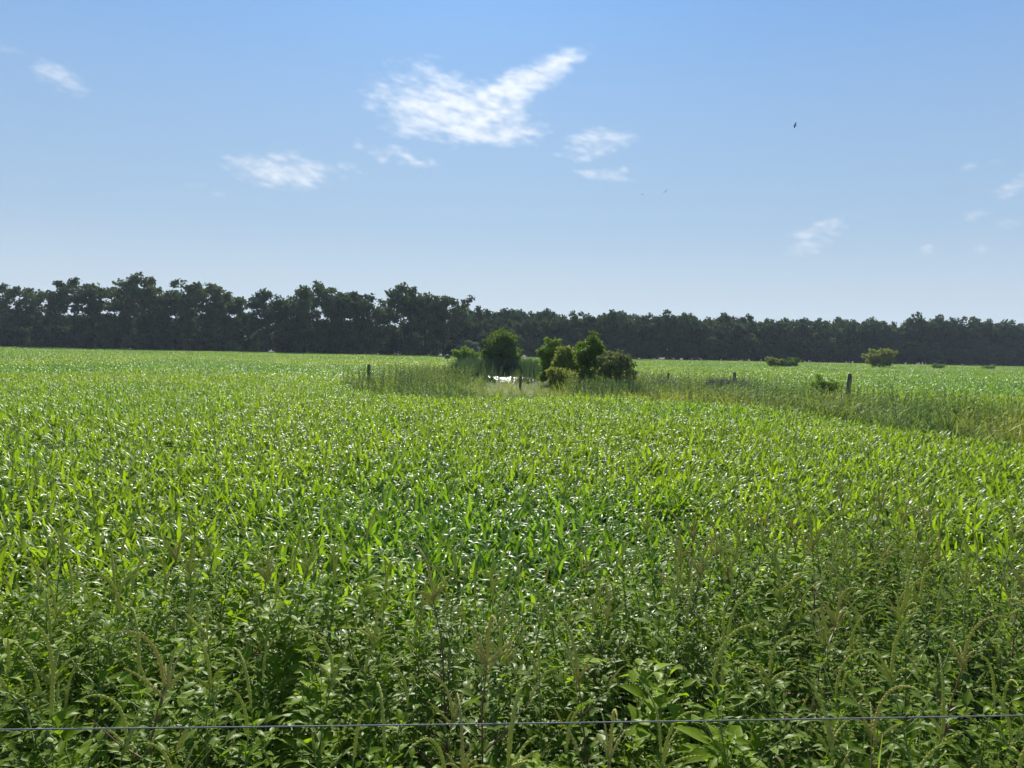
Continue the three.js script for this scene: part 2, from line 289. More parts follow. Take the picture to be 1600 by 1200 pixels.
{
  const r = rng32(5);
  // the tall grove on the left: [x, z, height, variant]
  const grove = [[-121, -186, 14.8, 1], [-107, -184, 17.3, 0], [-99, -187, 15.4, 3], [-90.5, -184, 18.0, 2], [-83.5, -187, 14.8, 4], [-76, -184, 16.6, 1], [-70.5, -186, 14.8, 0], [-60, -184, 15.0, 2], [-54, -187, 13.9, 4], [-47.3, -183, 17.4, 0], [-40, -185, 15.2, 3], [-35.5, -185, 12.8, 1], [-26.5, -183, 16.9, 2], [-21.5, -185, 15.2, 4], [-16.8, -184, 14.6, 3]];
  grove.forEach(([x, z, h, k], i) => plantTree('grove_tree', oaks[k], i % 3 === 1 ? M.treeC : M.treeA, x, z, h / 16.6, r() * 6.28,
    `tall broad-crowned tree, ${ordinal[i]} from the left in the tall left grove`, 'tree', 'tall trees of the left grove'));
  // the even wall of trees to the right
  let n = 0; const tops = [[-13, 13.2], [0, 12.9], [22, 14.8], [34, 14.9], [60, 13.6], [85, 12.8], [105, 14.0], [124, 15.6], [140, 15.2], [175, 15.2]];
  for (let x = -12; x < 172; x += 2.9 + 1.7 * r()) {
    const z = -196 - 36 * clamp(x / 165) - 4 * r(); let k = 0; while (k < tops.length - 2 && x > tops[k + 1][0]) k++;
    const h = lerp(tops[k][1], tops[k + 1][1], clamp((x - tops[k][0]) / (tops[k + 1][0] - tops[k][0]))) * (.86 + .2 * r()) * (-z / 230);
    plantTree('forest_tree', woods[n % 5], [M.treeC, M.treeA, M.treeC, M.treeB][n % 4], x, z, h / 14.6, r() * 6.28, `dark forest tree, ${nth(n + 1)} from the left in the right-hand tree wall`, 'tree', 'trees of the right forest edge'); n++;
  }
  // saplings and shrubs at the foot of both
  for (let x = -136, c = 1; x < -14; x += 3.6 + 2.4 * r()) plantTree('understory_tree', unders[n++ % 3], [M.treeC, M.treeA, M.treeB][n % 3], x, -181 - 9 * r(), .7 + .55 * r(), r() * 6.28, `low leafy understory tree, ${nth(c++)} from the left under the tall grove`, 'tree', 'understory of the left grove');
  for (let x = -10, c = 1; x < 168; x += 3.6 + 3.2 * r()) plantTree('edge_sapling', unders[n++ % 3], [M.treeB, M.treeC, M.treeB][n % 3], x, -192 - 36 * clamp(x / 165) - 2 * r(), .5 + .5 * r(), r() * 6.28, `leafy sapling, ${nth(c++)} from the left at the foot of the right forest`, 'tree', 'saplings along the right forest edge');
  // the wood behind, one mass
  const mass = (gset, mat, spots, label) => {
    const g = new THREE.Group(); g.name = 'forest_interior';
    for (const [nm, geo, mt] of [['trunks', gset.wood, M.bark], ['crowns', gset.crown, mat]]) {
      const im = new THREE.InstancedMesh(geo, mt, spots.length); im.name = nm; im.castShadow = im.receiveShadow = true; const m4 = new THREE.Matrix4(), q = new THREE.Quaternion();
      spots.forEach(([x, z, s, a], i) => im.setMatrixAt(i, m4.compose(V(x, 0, z), q.setFromAxisAngle(V(0, 1, 0), a), V(s, s, s)))); im.userData.kind = 'stuff'; g.add(im);
    }
    tag(g, label, 'wood', null, 'stuff'); top(g);
  };
  const s1 = [], s2 = [];
  for (let k = 0; k < 150; k++) s1.push([-150 + 140 * r(), -194 - 24 * r(), .9 + .3 * r(), r() * 6.28]);
  for (let k = 0; k < 190; k++) { const x = -16 + 200 * r(); s2.push([x, -203 - 36 * clamp(x / 165) - 32 * r(), .78 + .2 * r(), r() * 6.28]); }
  mass(unders[0], M.treeC, s1, 'dark mass of undergrowth filling the left grove behind its front trees');
  mass(woods[0], M.treeC, s2, 'dark mass of wood behind the front trees of the right forest');
}

// ───────────────────────── bushes round the pond and in the far field ─────────────────────────
const B = (seed, o) => treeGeo(seed, { stems: 4, trunkR: .05, base: .35, limbs: 12, clump: .34, leaves: 70, leaf: .16, flat: .9, ...o });
plantTree('round_tree', B(401, { H: 3.9, R: 1.15, limbs: 26, stems: 2, trunkR: .09, clump: .45, leaves: 80, leaf: .2, extra: 40 }), M.bushDark, -1, -72, 1.1, .4, 'dark round leafy tree behind the cattails on the far pond bank', 'tree');
plantTree('pond_shrub', B(402, { H: 2.0, R: .55, leaves: 60, extra: 16 }), M.bushMid, -4.4, -73, 1.25, 1, 'small rounded shrub just left of the dark round tree', 'shrub');
plantTree('pond_shrub', B(403, { H: 3.2, R: .62, leaves: 70, extra: 26 }), M.bushMid, 2.5, -49, 1.02, 2, 'upright green shrub at the left end of the pond bush row', 'shrub');
plantTree('pond_shrub', B(404, { H: 2.6, R: .6, leaves: 60, extra: 22 }), M.bushOlive, 3.25, -46, 1.03, .3, 'yellow-green shrub between two darker ones beside the pond', 'shrub');
plantTree('pond_shrub', B(405, { H: 3.5, R: .62, leaves: 75, extra: 32 }), M.bushDark, 4.55, -44, 1.0, 4, 'tallest dark green shrub in the pond bush row', 'shrub');
plantTree('pond_shrub', B(406, { H: 2.45, R: .72, leaves: 50, extra: 20 }), leafMat(.135, .16, .045, { through: .34, coat: .3, coatRough: .5 }), 5.75, -41.5, 1.02, 2.6, 'loose brownish-green shrub at the right end of the pond bush row', 'shrub');
plantTree('pond_shrub', B(407, { H: 1.3, R: .6, leaves: 55, extra: 14 }), M.bushOlive, 3.0, -43, 1, 1.1, 'low yellowish shrub at the water below the bush row', 'shrub');
plantTree('willow_bush', treeGeo(408, { H: 4, trunkR: .1, base: .4, R: 1.9, limbs: 22, stems: 4, clump: .7, leaves: 60, leaf: .4, flat: .8, extra: 34 }), M.bushPale, -10.9, -178, 1.0, 0, 'pale grey-green round bush in front of the dark forest', 'shrub');
plantTree('field_tree', B(409, { H: 3.1, R: 1.8, limbs: 14, clump: .5, leaves: 45, leaf: .3, trunkR: .08, base: .5, extra: 30 }), M.bushOlive, 66.7, -137, 1.12, 0, 'lone yellow-green small tree standing in the far right field', 'tree');
plantTree('field_shrub', B(410, { H: 1.5, R: 1.0, leaves: 45, leaf: .24, extra: 10 }), M.bushOlive, 43.9, -126, 1, 0, 'left and yellower of two low shrubs in the far right field', 'shrub');
plantTree('field_shrub', B(411, { H: 1.25, R: 1.3, leaves: 45, leaf: .24, extra: 14 }), M.bushDark, 46.6, -127, 1, 2, 'right and darker of two low shrubs in the far right field', 'shrub');
plantTree('field_shrub', B(412, { H: .75, R: .8, leaves: 30, leaf: .2 }), M.bushMid, 81.8, -145, 1, 1, 'tiny low shrub right of the lone small field tree', 'shrub');
plantTree('field_shrub', B(413, { H: .7, R: .9, leaves: 30, leaf: .2 }), M.bushMid, 95, -150, 1, 3, 'tiny low shrub nearest the right edge of the far field', 'shrub');
plantTree('post_shrub', treeGeo(414, { H: 1.5, trunkR: .03, base: .2, R: .5, limbs: 14, stems: 5, clump: .22, leaves: 17, leaf: .14, flat: .9 }), M.bushMid, 15.45, -36.9, 1.0, 0, 'open leafy shrub leaning on the tallest fence post', 'shrub');
plantTree('bank_shrub', B(415, { H: .8, R: .6, leaves: 26, leaf: .1, clump: .26 }), M.bushMid, 16.0, -26, 1, 0, 'low bushy weed clump in the grass strip at the right edge', 'shrub');

// ───────────────────────── fence posts, wire, birds ─────────────────────────
function postGeo(seed, h, rad) {
  const r = rng32(seed), mb = new MB(), pts = []; for (let k = 0; k <= 9; k++) pts.push(V((r() - .5) * .012, -.3 + (h + .3) * k / 9, (r() - .5) * .012));
  const j = Array.from({ length: 10 }, () => .86 + .28 * r()); tube(mb, pts, (t, s, k) => rad * j[s] * (1.08 - .12 * t) * (k === 9 ? .86 : 1) * (.97 + .06 * hash2(s + seed, k)), 10, true, .7); return mb.geo();
}
[[-8.2, -43, 1.42, .095, .02, 'weathered wooden fence post standing alone at the left end of the weeds'], [.48, -43.6, .98, .07, 0, 'short dark fence post in front of the pond water'], [9.9, -48, 1.2, .07, .03, 'thin far fence post right of the pond bushes'], [12.9, -43.6, 1.4, .085, -.02, 'fence post standing among purplish dry weeds'], [16.25, -36.4, 1.62, .105, .03, 'tallest fence post, beside the open leafy shrub']].forEach(([x, z, h, rd, tilt, label], i) => {
  const o = mesh('fence_post', postGeo(20 + i, h, rd), M.wood); o.position.set(x, 0, z); o.rotation.z = -tilt; tag(o, label, 'post', 'fence posts round the pond'); top(o);
});
{ const o = mesh('tree_stump', postGeo(33, 1.15, .42), M.wood); o.position.set(-11.4, 0, -132); tag(o, 'small dark stump at the far edge of the left field', 'stump'); top(o); }
{
  const g = new THREE.Group(); g.name = 'wire_fence'; const mb = new MB(), pts = [];
  for (let k = 0; k <= 60; k++) { const t = k / 60, x = lerp(-4.6, 5.2, t); pts.push(V(x, 1.278 + .03 * Math.pow((t - .5) * 2, 2) - .008, -2.42 - .0712 * x + .0 * t)); }
  tube(mb, pts, () => .0023, 8); mesh('wire', mb.geo(), M.wire, g);
  for (const k of [0, 60]) { const pb = new MB(), x = pts[k].x, z = pts[k].z + .03; tube(pb, [V(x, -.4, z), V(x, .6, z), V(x, 1.5, z)], (t, s) => s % 2 ? .012 : .026, 8); mesh('steel_post', pb.geo(), M.iron, g); }
  tag(g, 'single thin galvanized fence wire stretched across the foreground weeds', 'fence'); top(g);
}
function bird(x, y, z, span, yaw, bank, pitch, label) {
  const mb = new MB(), P = []; for (let k = 0; k <= 8; k++) P.push(V(0, 0, -.34 + .68 * k / 8));
  tube(mb, P, t => .012 + .09 * Math.pow(Math.sin(Math.PI * Math.min(1, t * .9 + .1)), 1.3), 8);
  const body = mb.geo(), g = new THREE.Group(); g.name = 'soaring_bird'; mesh('body', body, M.bird, g);
  for (const s of [-1, 1]) {
    const w = new MB(), st = [[.04, .02, -.16, .2], [.3, .09, -.19, .22], [.6, .15, -.14, .2], [.85, .2, -.06, .2], [1, .26, .06, .17]]; let pv = null;
    for (const [t, h, a, b] of st) { const X = s * t * span / 2; const ring = [w.v(X, h, a), w.v(X, h + .03, lerp(a, b, .35)), w.v(X, h, b), w.v(X, h - .012, lerp(a, b, .4))]; if (pv) for (let q = 0; q < 4; q++) w.quad(pv[q], pv[(q + 1) % 4], ring[(q + 1) % 4], ring[q]); pv = ring; }
    w.quad(pv[0], pv[1], pv[2], pv[3]); mesh('wing', w.geo(false), M.bird, g);
  }
  const tl = new MB(), a = tl.v(-.04, .01, .3), b = tl.v(.04, .01, .3), c = tl.v(.13, .005, .6), d = tl.v(-.13, .005, .6), e = tl.v(0, .035, .42); tl.tri(a, b, e); tl.tri(b, c, e); tl.tri(c, d, e); tl.tri(d, a, e); tl.quad(a, d, c, b); mesh('tail', tl.geo(false), M.bird, g);
  g.position.set(x, y, z); g.rotation.order = 'YXZ'; g.rotation.set(pitch, yaw, bank); tag(g, label, 'bird', 'soaring birds'); top(g);
}
bird(72.5, 62.3, -200, 1.7, 1.1, 1.25, .2, 'highest and rightmost dark bird soaring with steeply tilted wings');
bird(47.1, 53.0, -240, 1.7, -.5, .65, .1, 'middle dark bird soaring below the clouds');
bird(54.8, 70.4, -330, 1.5, .9, .1, 0, 'faintest and leftmost tiny bird in the sky');
const across = (x, z) => { const a = x / -z; return a < -.54 ? 'at the left edge' : a < -.38 ? 'at far left' : a < -.23 ? 'at left' : a < -.08 ? 'left of centre' : a < .08 ? 'in the centre' : a < .23 ? 'right of centre' : a < .38 ? 'at right' : a < .54 ? 'at far right' : 'at the right edge'; };
const along = z => z > -2.45 ? 'lowest in view' : z > -3.0 ? 'just past the wire' : z > -3.7 ? 'mid weed band' : 'by the crop edge';
// ───────────────────────── crop ─────────────────────────
// broad-leaved young fodder grass, sown broadcast, knee high
function weedEdge(x, z) {                                  // depth at which the weed band in front gives way to crop, along the sight line
  const a = x / Math.max(.5, -z);
  const pts = [[-1.2, 3.9], [-.68, 3.9], [-.5, 4.0], [-.4, 4.5], [-.25, 3.9], [-.15, 4.2], [0, 3.7], [.12, 4.2], [.22, 4.4], [.3, 4.7], [.38, 5.3], [.46, 6.1], [.54, 5.4], [.62, 4.4], [.68, 4.2], [1.2, 4.2]];
  let k = 0; while (k < pts.length - 2 && a > pts[k + 1][0]) k++;
  return .75 + lerp(pts[k][1], pts[k + 1][1], clamp((a - pts[k][0]) / (pts[k + 1][0] - pts[k][0])));
}
function cropLeaves(r, h) {                                // the leaves of one plant: [y, azimuth, length, width, tilt, bend, twist, side]
  const n = 7 + (r() * 2 | 0), out = []; let az = r() * 6.28;
  for (let k = 0; k < n; k++) {
    const t = k / (n - 1); az += Math.PI + (r() - .5) * .9;
    out.push([h * (.12 + .72 * t), az, (.24 + .2 * Math.sin(Math.PI * (.25 + .6 * t))) * (.75 + .5 * r()), .036 + .018 * r(), lerp(.62, .12, t) * (.7 + .6 * r()), r() < .27 ? .5 + .8 * r() : 1.6 + 1.3 * r(), (r() - .5) * 1.4, (r() - .5) * 1.2]);
  }
  return out;
}
const cropNear = [], cropMid = [], cropFar = [];
for (let s = 0; s < 6; s++) {
  const r = rng32(500 + s), h = .40 + .1 * r(), L = cropLeaves(r, h), st = new MB(), whole = new MB(); const pts = [V(0, -.02, 0), V(.008, h * .5, 0), V(.012, h * .95, .008)];
  tube(st, pts, t => .0075 * (1 - .6 * t), 6); tube(whole, pts, t => .0075 * (1 - .6 * t), 4, false);
  const leafs = L.map(l => { const mb = new MB(); blade(mb, .008, l[0], .004, l[1], l[2], l[3], l[4], l[5], 7, { across: 3, fold: .28, twist: l[6], side: l[7] }); return mb.geo(); });
  for (const l of L) blade(whole, .008, l[0], .004, l[1], l[2], l[3], l[4], l[5], 6, { across: 3, fold: .28, twist: l[6], side: l[7] });
  cropNear.push({ stalk: st.geo(), leafs }); cropMid.push(whole.geo());
}
for (let s = 0; s < 5; s++) {                              // far away: clumps of plants, leaves simpler
  const r = rng32(540 + s), mb = new MB();
  for (let p = 0; p < 18; p++) { const a = r() * 6.28, q = Math.sqrt(r()) * .8, X = Math.cos(a) * q, Z = Math.sin(a) * q; for (const l of cropLeaves(r, .36 + .14 * r()).slice(1)) blade(mb, X, l[0], Z, l[1], l[2], l[3] * 1.35, l[4], l[5], 3, { twist: l[6], side: l[7] }); }
  cropFar.push(mb.geo());
}
function scatter(name, geos, mat, spots, label, category, tint) {   // one uncountable mass: copies of a few shapes
  const g = new THREE.Group(); g.name = name; const m4 = new THREE.Matrix4(), q = new THREE.Quaternion(), e = new THREE.Euler(), c = new THREE.Color();
  geos.forEach((geo, k) => {
    const mine = spots.filter((_, i) => i % geos.length === k); if (!mine.length) return;
    const im = new THREE.InstancedMesh(geo, mat, mine.length); im.name = 'plants'; im.castShadow = im.receiveShadow = true; im.userData.kind = 'stuff';
    mine.forEach((s, i) => { const [x, z, sc, a, lean = 0, y = 0] = s; q.setFromEuler(e.set(lean * Math.cos(a * 3), a, lean * Math.sin(a * 5))); im.setMatrixAt(i, m4.compose(V(x, y, z), q, V(sc, sc * (.9 + .2 * hash2(i, k)), sc))); if (tint) { const t = tint(x, z, hash2(i * 3, k + 7)); im.setColorAt(i, c.setRGB(t[0], t[1], t[2])); } });
    g.add(im);
  });
  tag(g, label, category, null, 'stuff'); return top(g);
}
const cropTint = (x, z, h) => {                            // patches of yellower and of bluer plants, as in any uneven stand
  const p = fbm(x * .09 + 30, z * .06 + 8, 4), f = .82 + .36 * h, y = sstep(.42, .66, p);
  const band = z < -86 && z > -118 && x < -4 ? .5 : 0, t = clamp(y * .8 + band + (h - .5) * .3);
  return [f * lerp(.86, 1.38, t), f * lerp(.94, 1.14, t), f * lerp(1.2, .95, t)];
};
{
  const r = rng32(61), near = [], mid = [], far = [];
  const free = (x, z) => !inPoly(x, z, POND_LAND);
  for (let k = 0; k < 21000; k++) { const d = Math.sqrt(lerp(3.4 * 3.4, 15 * 15, r())), x = (r() * 2 - 1) * (d * .78 + .6), z = -d; if (d > weedEdge(x, z) - .35 + .5 * r() && vnoise(x * 1.7, z * 1.7) > .1) near.push([x, z, (.62 + .3 * r()) * (.86 + .3 * fbm(x * .5, z * .5, 3)), r() * 6.28, .12 * r()]); }
  for (let k = 0; k < 100000; k++) { const d = Math.sqrt(lerp(15 * 15, 46 * 46, r())), x = (r() * 2 - 1) * (d * .78 + .6), z = -d; if (free(x, z)) mid.push([x, z, (.64 + .3 * r()) * (.84 + .34 * fbm(x * .25, z * .25, 3)), r() * 6.28, .12 * r()]); }
  for (let k = 0; k < 150000; k++) { const d = Math.sqrt(lerp(45.5 * 45.5, 236 * 236, r())), x = (r() * 2 - 1) * d * .75, z = -d; if (free(x, z) && z > (x < -15 ? -181 : -194 - 36 * clamp(x / 165))) far.push([x, z, (.7 + .28 * r()) * (.85 + .3 * fbm(x * .1, z * .1, 3)), r() * 6.28, .05 * r()]); }
  near.sort((a, b) => b[1] - a[1]);
  // the plants that show largest, one by one
  const inFrame = ([x, z]) => Math.abs(x) < -z * .69;
  const own = near.filter(inFrame).slice(0, 150), rest = near.filter(s => !own.includes(s)); const mats = [M.crop, M.cropYellow, M.cropBlue, M.crop];
  const protos = [];
  for (let v = 0; v < 6; v++) for (let m = 0; m < 3; m++) { const g = new THREE.Group(); g.name = 'crop_plant'; mesh('stalk', cropNear[v].stalk, M.stem, g); for (const l of cropNear[v].leafs) mesh('leaf', l, mats[m], g); protos.push(g); }
  own.forEach(([x, z, sc, a, lean], i) => {
    const m = vnoise(x * .8 + 5, z * .8) > .6 ? 1 : r() < .4 ? 2 : 0, g = protos[(i % 6) * 3 + m].clone(); g.position.set(x, 0, z); g.rotation.set(lean * Math.cos(a * 3), a, lean * Math.sin(a * 5)); g.scale.setScalar(sc);
    tag(g, `${['mid green', 'yellowish', 'bluish green'][m]} broad-leaved crop plant at the near crop edge, ${across(x, z)}`, 'crop plant', ['mid green front crop plants', 'yellowish front crop plants', 'bluish front crop plants'][m]); top(g);
  });
  scatter('crop_field', cropMid, M.crop, rest, 'dense green crop with arching leaves just behind the foreground weeds', 'crop', cropTint);
  scatter('crop_field', cropMid, M.crop, mid, 'dense green crop between the foreground and the pond', 'crop', cropTint);
  scatter('crop_field', cropFar, M.crop, far, 'far green crop reaching to the dark tree line', 'crop', cropTint);
}

// ───────────────────────── weeds and reeds round the pond ─────────────────────────
{
  const r = rng32(71);
  const tuft = (seed, n, h, w, spread, tilt, bend) => { const q = rng32(seed), mb = new MB(); for (let k = 0; k < n; k++) { const a = q() * 6.28, d = Math.sqrt(q()) * spread; blade(mb, Math.cos(a) * d, 0, Math.sin(a) * d, q() * 6.28, h * (.6 + .5 * q()), w * (.7 + .6 * q()), tilt * q(), bend * (.4 + q()), 4, { twist: (q() - .5) * 1.5 }); } return mb.geo(); };
  const tall = (seed, h) => {                              // one upright leafy stem
    const q = rng32(seed), mb = new MB(), pts = []; for (let k = 0; k <= 4; k++) pts.push(V((q() - .5) * .04 * k, h * k / 4 * .97, (q() - .5) * .04 * k)); tube(mb, pts, t => .006 * (1 - .7 * t), 4, false);
    for (let k = 0; k < 30; k++) { const t = .12 + .88 * k / 30; blade(mb, pts[4].x * t, h * t * .97, pts[4].z * t, k * 2.4, .14 * (1.15 - .75 * t) + .02, .034, .5 + .4 * q(), .7 * q(), 2, {}); } return mb.geo();
  };
  const bank = [], stems = [], reeds = [], brush = [], low = [];
  const dry = (x, z) => !inPoly(x, z, WATER), land = (x, z) => inPoly(x, z, POND_LAND);
  const view = (x, z) => Math.abs(x) < -z * .56 && Math.abs(x) > -1 ;
  for (let k = 0; k < 9000; k++) { const x = -10 + 40 * r(), z = -10 - 74 * r(); if (land(x, z) && dry(x, z)) { const gap = x > -1.9 && x < 2.6 && z > -53 ? (z > -42 ? .55 : .4) : 1; bank.push([x, z, (.6 + .55 * r() + (x > 8 ? .15 : 0)) * gap * (.7 + .6 * fbm(x * .6, z * .6, 3)), r() * 6.28, .2 * r()]); if (r() < .22) low.push([x + .2, z, (.5 + .5 * r()) * gap, r() * 6.28, .1]); } }
  for (let k = 0; k < 6800; k++) {                         // clusters of tall stems
    const x = -10 + 40 * r(), z = -14 - 44 * r(); if (!land(x, z) || !dry(x, z)) continue; const n = fbm(x * .55 + 3, z * .4, 3);
    const gap = x > -2.4 && x < 2.8; if (gap && z > -53) { if (r() < .15) stems.push([x, z, .42 + .12 * r(), r() * 6.28, .1]); continue; }
    if (n > (x < -2 ? .38 : .37)) stems.push([x, z, (x < -2 ? .98 : .9) + .35 * r(), r() * 6.28, .12 * r()]);
  }
  for (let k = 0; k < 5200; k++) {                         // reeds on the banks and in the shallows
    const a = r() * 6.28, x = -1 + 5.2 * Math.cos(a) * (.55 + .65 * r()), z = -61 + 13.5 * Math.sin(a) * (.6 + .45 * r());
    if (x < -4.4 || z > -51) continue; if (z > -64 && r() < lerp(.3, .955, sstep(-3.2, .3, x + 1.6 * vnoise(z * .5, x)))) continue; if (!land(x, z)) continue; reeds.push([x, z, .5 + .65 * r(), r() * 6.28, .06 * r()]);
  }
  for (let k = 0; k < 900; k++) { const x = -2.6 + 5.6 * r(), z = -36 - 17.5 * r(); if (land(x, z) && dry(x, z)) low.push([x, z, .28 + .25 * r(), r() * 6.28, .1]); }
  for (let k = 0; k < 150; k++) { const x = -2.6 + 5.4 * r(); reeds.push([x, -51 - 3 * r(), .22 + .3 * r() * r() + (x < -1 ? .15 : 0), r() * 6.28, .1 * r()]); }
  for (let k = 0; k < 300; k++) { const x = 3.2 + 3.4 * r(), z = -38.5 + 2.6 * r() - .4 * (x - 3); reeds.push([x, z, .45 + .3 * r(), r() * 6.28, .08 * r()]); }
  for (let k = 0; k < 200; k++) { const a = r() * 6.28, q = Math.sqrt(r()); brush.push([12.3 + 1.25 * Math.cos(a) * q, -43 + 1.2 * Math.sin(a) * q, .8 + .35 * r(), r() * 6.28, .2 * r()]); brush.length < 120 && brush.push([8.9 + .9 * Math.cos(a) * q, -44.5 + .9 * Math.sin(a) * q, .7 + .35 * r(), r() * 6.28, .2 * r()]); }
  for (let k = 0; k < 12; k++) brush.push([-6.6 + .8 * r(), -44 + .6 * r(), .9 + .2 * r(), r() * 6.28, .25 * r()]);
  const wt = (x, z, h) => { const p = fbm(x * .35 + 60, z * .22, 3), f = .8 + .4 * h, t = sstep(.38, .66, p); return [f * lerp(.74, 1.35, t), f * lerp(.86, 1.14, t), f * lerp(1, .95, t)]; };
  scatter('bank_grass', [1, 2, 3].map(s => tuft(600 + s, 24, .95, .03, .3, .6, 1.0)), M.grass, bank, 'rank yellowish-green grass covering the uncropped strip round the pond', 'grass', wt);
  scatter('tall_weeds', [1, 2, 3, 4].map(s => tall(620 + s, 1.1)), M.tallWeed, stems, 'upright feathery weed stems standing in clusters round the pond', 'weeds', wt);
  scatter('cattails', [1, 2, 3].map(s => tuft(640 + s, 7, 1.75, .036, .18, .22, .3)), M.cattail, reeds, 'dark blue-green cattail reeds on the pond banks', 'reeds', (x, z, h) => [.8 + .4 * h, .85 + .35 * h, .9 + .3 * h]);
  const dead = s => { const q = rng32(s), mb = new MB(); const pts = [V(0, 0, 0), V(.03, .4, .02), V(.02, .85, .04)]; tube(mb, pts, t => .006 * (1 - .6 * t), 4, false); for (let k = 0; k < 34; k++) { const h = .2 + .65 * q(), a = q() * 6.28, l = .1 + .2 * q(); tube(mb, [V(.02, h, .02), V(Math.cos(a) * l, h + l * (.5 + .6 * q()), Math.sin(a) * l)], t => .0045 * (1 - .4 * t), 3, false); } return mb.geo(); };
  scatter('dry_brush', [1, 2, 3].map(s => dead(660 + s)), M.brush, brush, 'purplish-grey dry weed stalks in patches along the old fence', 'brush');
  const forb = s => { const q = rng32(s), mb = new MB(); for (let k = 0; k < 60; k++) { const a = q() * 6.28, d = .32 * Math.sqrt(q()); broadLeaf(mb, Math.cos(a) * d, .1 + .6 * q() * (1 - d), Math.sin(a) * d, q() * 6.28, .09 + .05 * q(), .055, .7 + .7 * q(), .6, { rows: 2, stalk: 0 }); } return mb.geo(); };
  scatter('low_forbs', [1, 2, 3].map(s => forb(680 + s)), M.weedB, low, 'low leafy yellow-green weeds among the grass of the pond strip', 'weeds', wt);
}

// ───────────────────────── the weeds in front ─────────────────────────
function spikeGeo(seed, len, rad, tilt, bend, az, x, y, z) {
  const r = rng32(seed), mb = new MB(), pts = []; let px = x, py = y, pz = z; const n = Math.max(8, Math.round(len / .0075));
  for (let k = 0; k <= n; k++) { const t = k / n, th = tilt + bend * t * t; pts.push(V(px, py, pz)); px += Math.sin(th) * Math.cos(az) * len / n; py += Math.cos(th) * len / n; pz += Math.sin(th) * Math.sin(az) * len / n; }
  tube(mb, pts, (t, s, k) => rad * (.35 + .65 * Math.min(1, t * 7)) * Math.pow(1.02 - t, .4) * ((k + s) % 2 ? 1.28 : .66) * (.8 + .4 * hash2(k + seed, s)), 7); return mb.geo(false);
}
function pigweed(seed, { H, spikes, leaves, parts, big = 1 }) {
  const r = rng32(seed), out = { stem: null, foliage: null, leafs: [], spikes: [], H }, st = new MB(), fo = new MB(), pts = []; const la = r() * 6.28, lean = .16 * r();
  for (let k = 0; k <= 6; k++) { const t = k / 6; pts.push(V(Math.cos(la) * lean * H * t * t + (r() - .5) * .02, H * t, Math.sin(la) * lean * H * t * t + (r() - .5) * .02)); } pts[0].set(0, -.03, 0);
  const at = t => { const f = clamp(t, 0, .9999) * 6, i = Math.floor(f); return pts[i].clone().lerp(pts[i + 1], f - i); };
  tube(st, pts, t => .0085 * (1 - .75 * t), 6);
  const put = (p, az, L, tilt) => { L *= big; const o = { stalk: .35 + .3 * r(), fold: .15 + .3 * r(), rows: 5, roll: (r() - .5) * .7 }, w = L * (.42 + .16 * r()), dr = .1 + .6 * r(); if (out.leafs.length < parts && p.y > H * .72 && L > .05) { const m = new MB(); broadLeaf(m, p.x, p.y, p.z, az, L, w, tilt, dr, o); out.leafs.push(m.geo()); } else broadLeaf(fo, p.x, p.y, p.z, az, L, w, tilt, dr, o); };
  for (let k = 0; k < leaves; k++) { const t = lerp(.22, .99, Math.pow(k / leaves, .8)), p = at(t); put(p, k * 2.4 + r() * .6, lerp(.105, .038, Math.pow(t, 2.2)) * (.75 + .5 * r()), lerp(1.5, .9, t) + (r() - .5) * .8); }
  const nb = 7 + (r() * 4 | 0);
  for (let b = 0; b < nb; b++) {
    const t = .3 + .62 * b / nb, p = at(t), a = b * 2.2 + r(), L = lerp(.34, .12, t) * (.7 + .6 * r()), e = p.clone().add(V(Math.cos(a) * L * .75, L * .85, Math.sin(a) * L * .75)); tube(st, [p, p.clone().lerp(e, .5).add(V(0, -.015, 0)), e], q => .0038 * (1 - .6 * q), 5);
    const nl = 6 + (r() * 4 | 0); for (let k = 0; k < nl; k++) put(p.clone().lerp(e, .25 + .75 * k / nl), r() * 6.28, (.042 + .05 * r() * r()), .8 + .9 * r());
    if (b % 2 && spikes > 1) out.spikes.push(spikeGeo(seed * 31 + b, .05 + .07 * r(), .006, .2 + .4 * r(), .6 * r(), a, e.x, e.y, e.z));
  }
  const tp = pts[6];
  for (let k = 0; k < spikes; k++) out.spikes.push(spikeGeo(seed * 17 + k, (k ? .09 + .11 * r() : .2 + .16 * r()), k ? .0058 : .0072, k ? .35 + .5 * r() : .1, k ? .2 + 1.3 * r() : 1.0 + 1.3 * r(), k * 2.2 + r(), tp.x, tp.y - (k ? .05 * r() : 0), tp.z));
  out.stem = st.geo(); out.foliage = fo.geo(); return out;
}
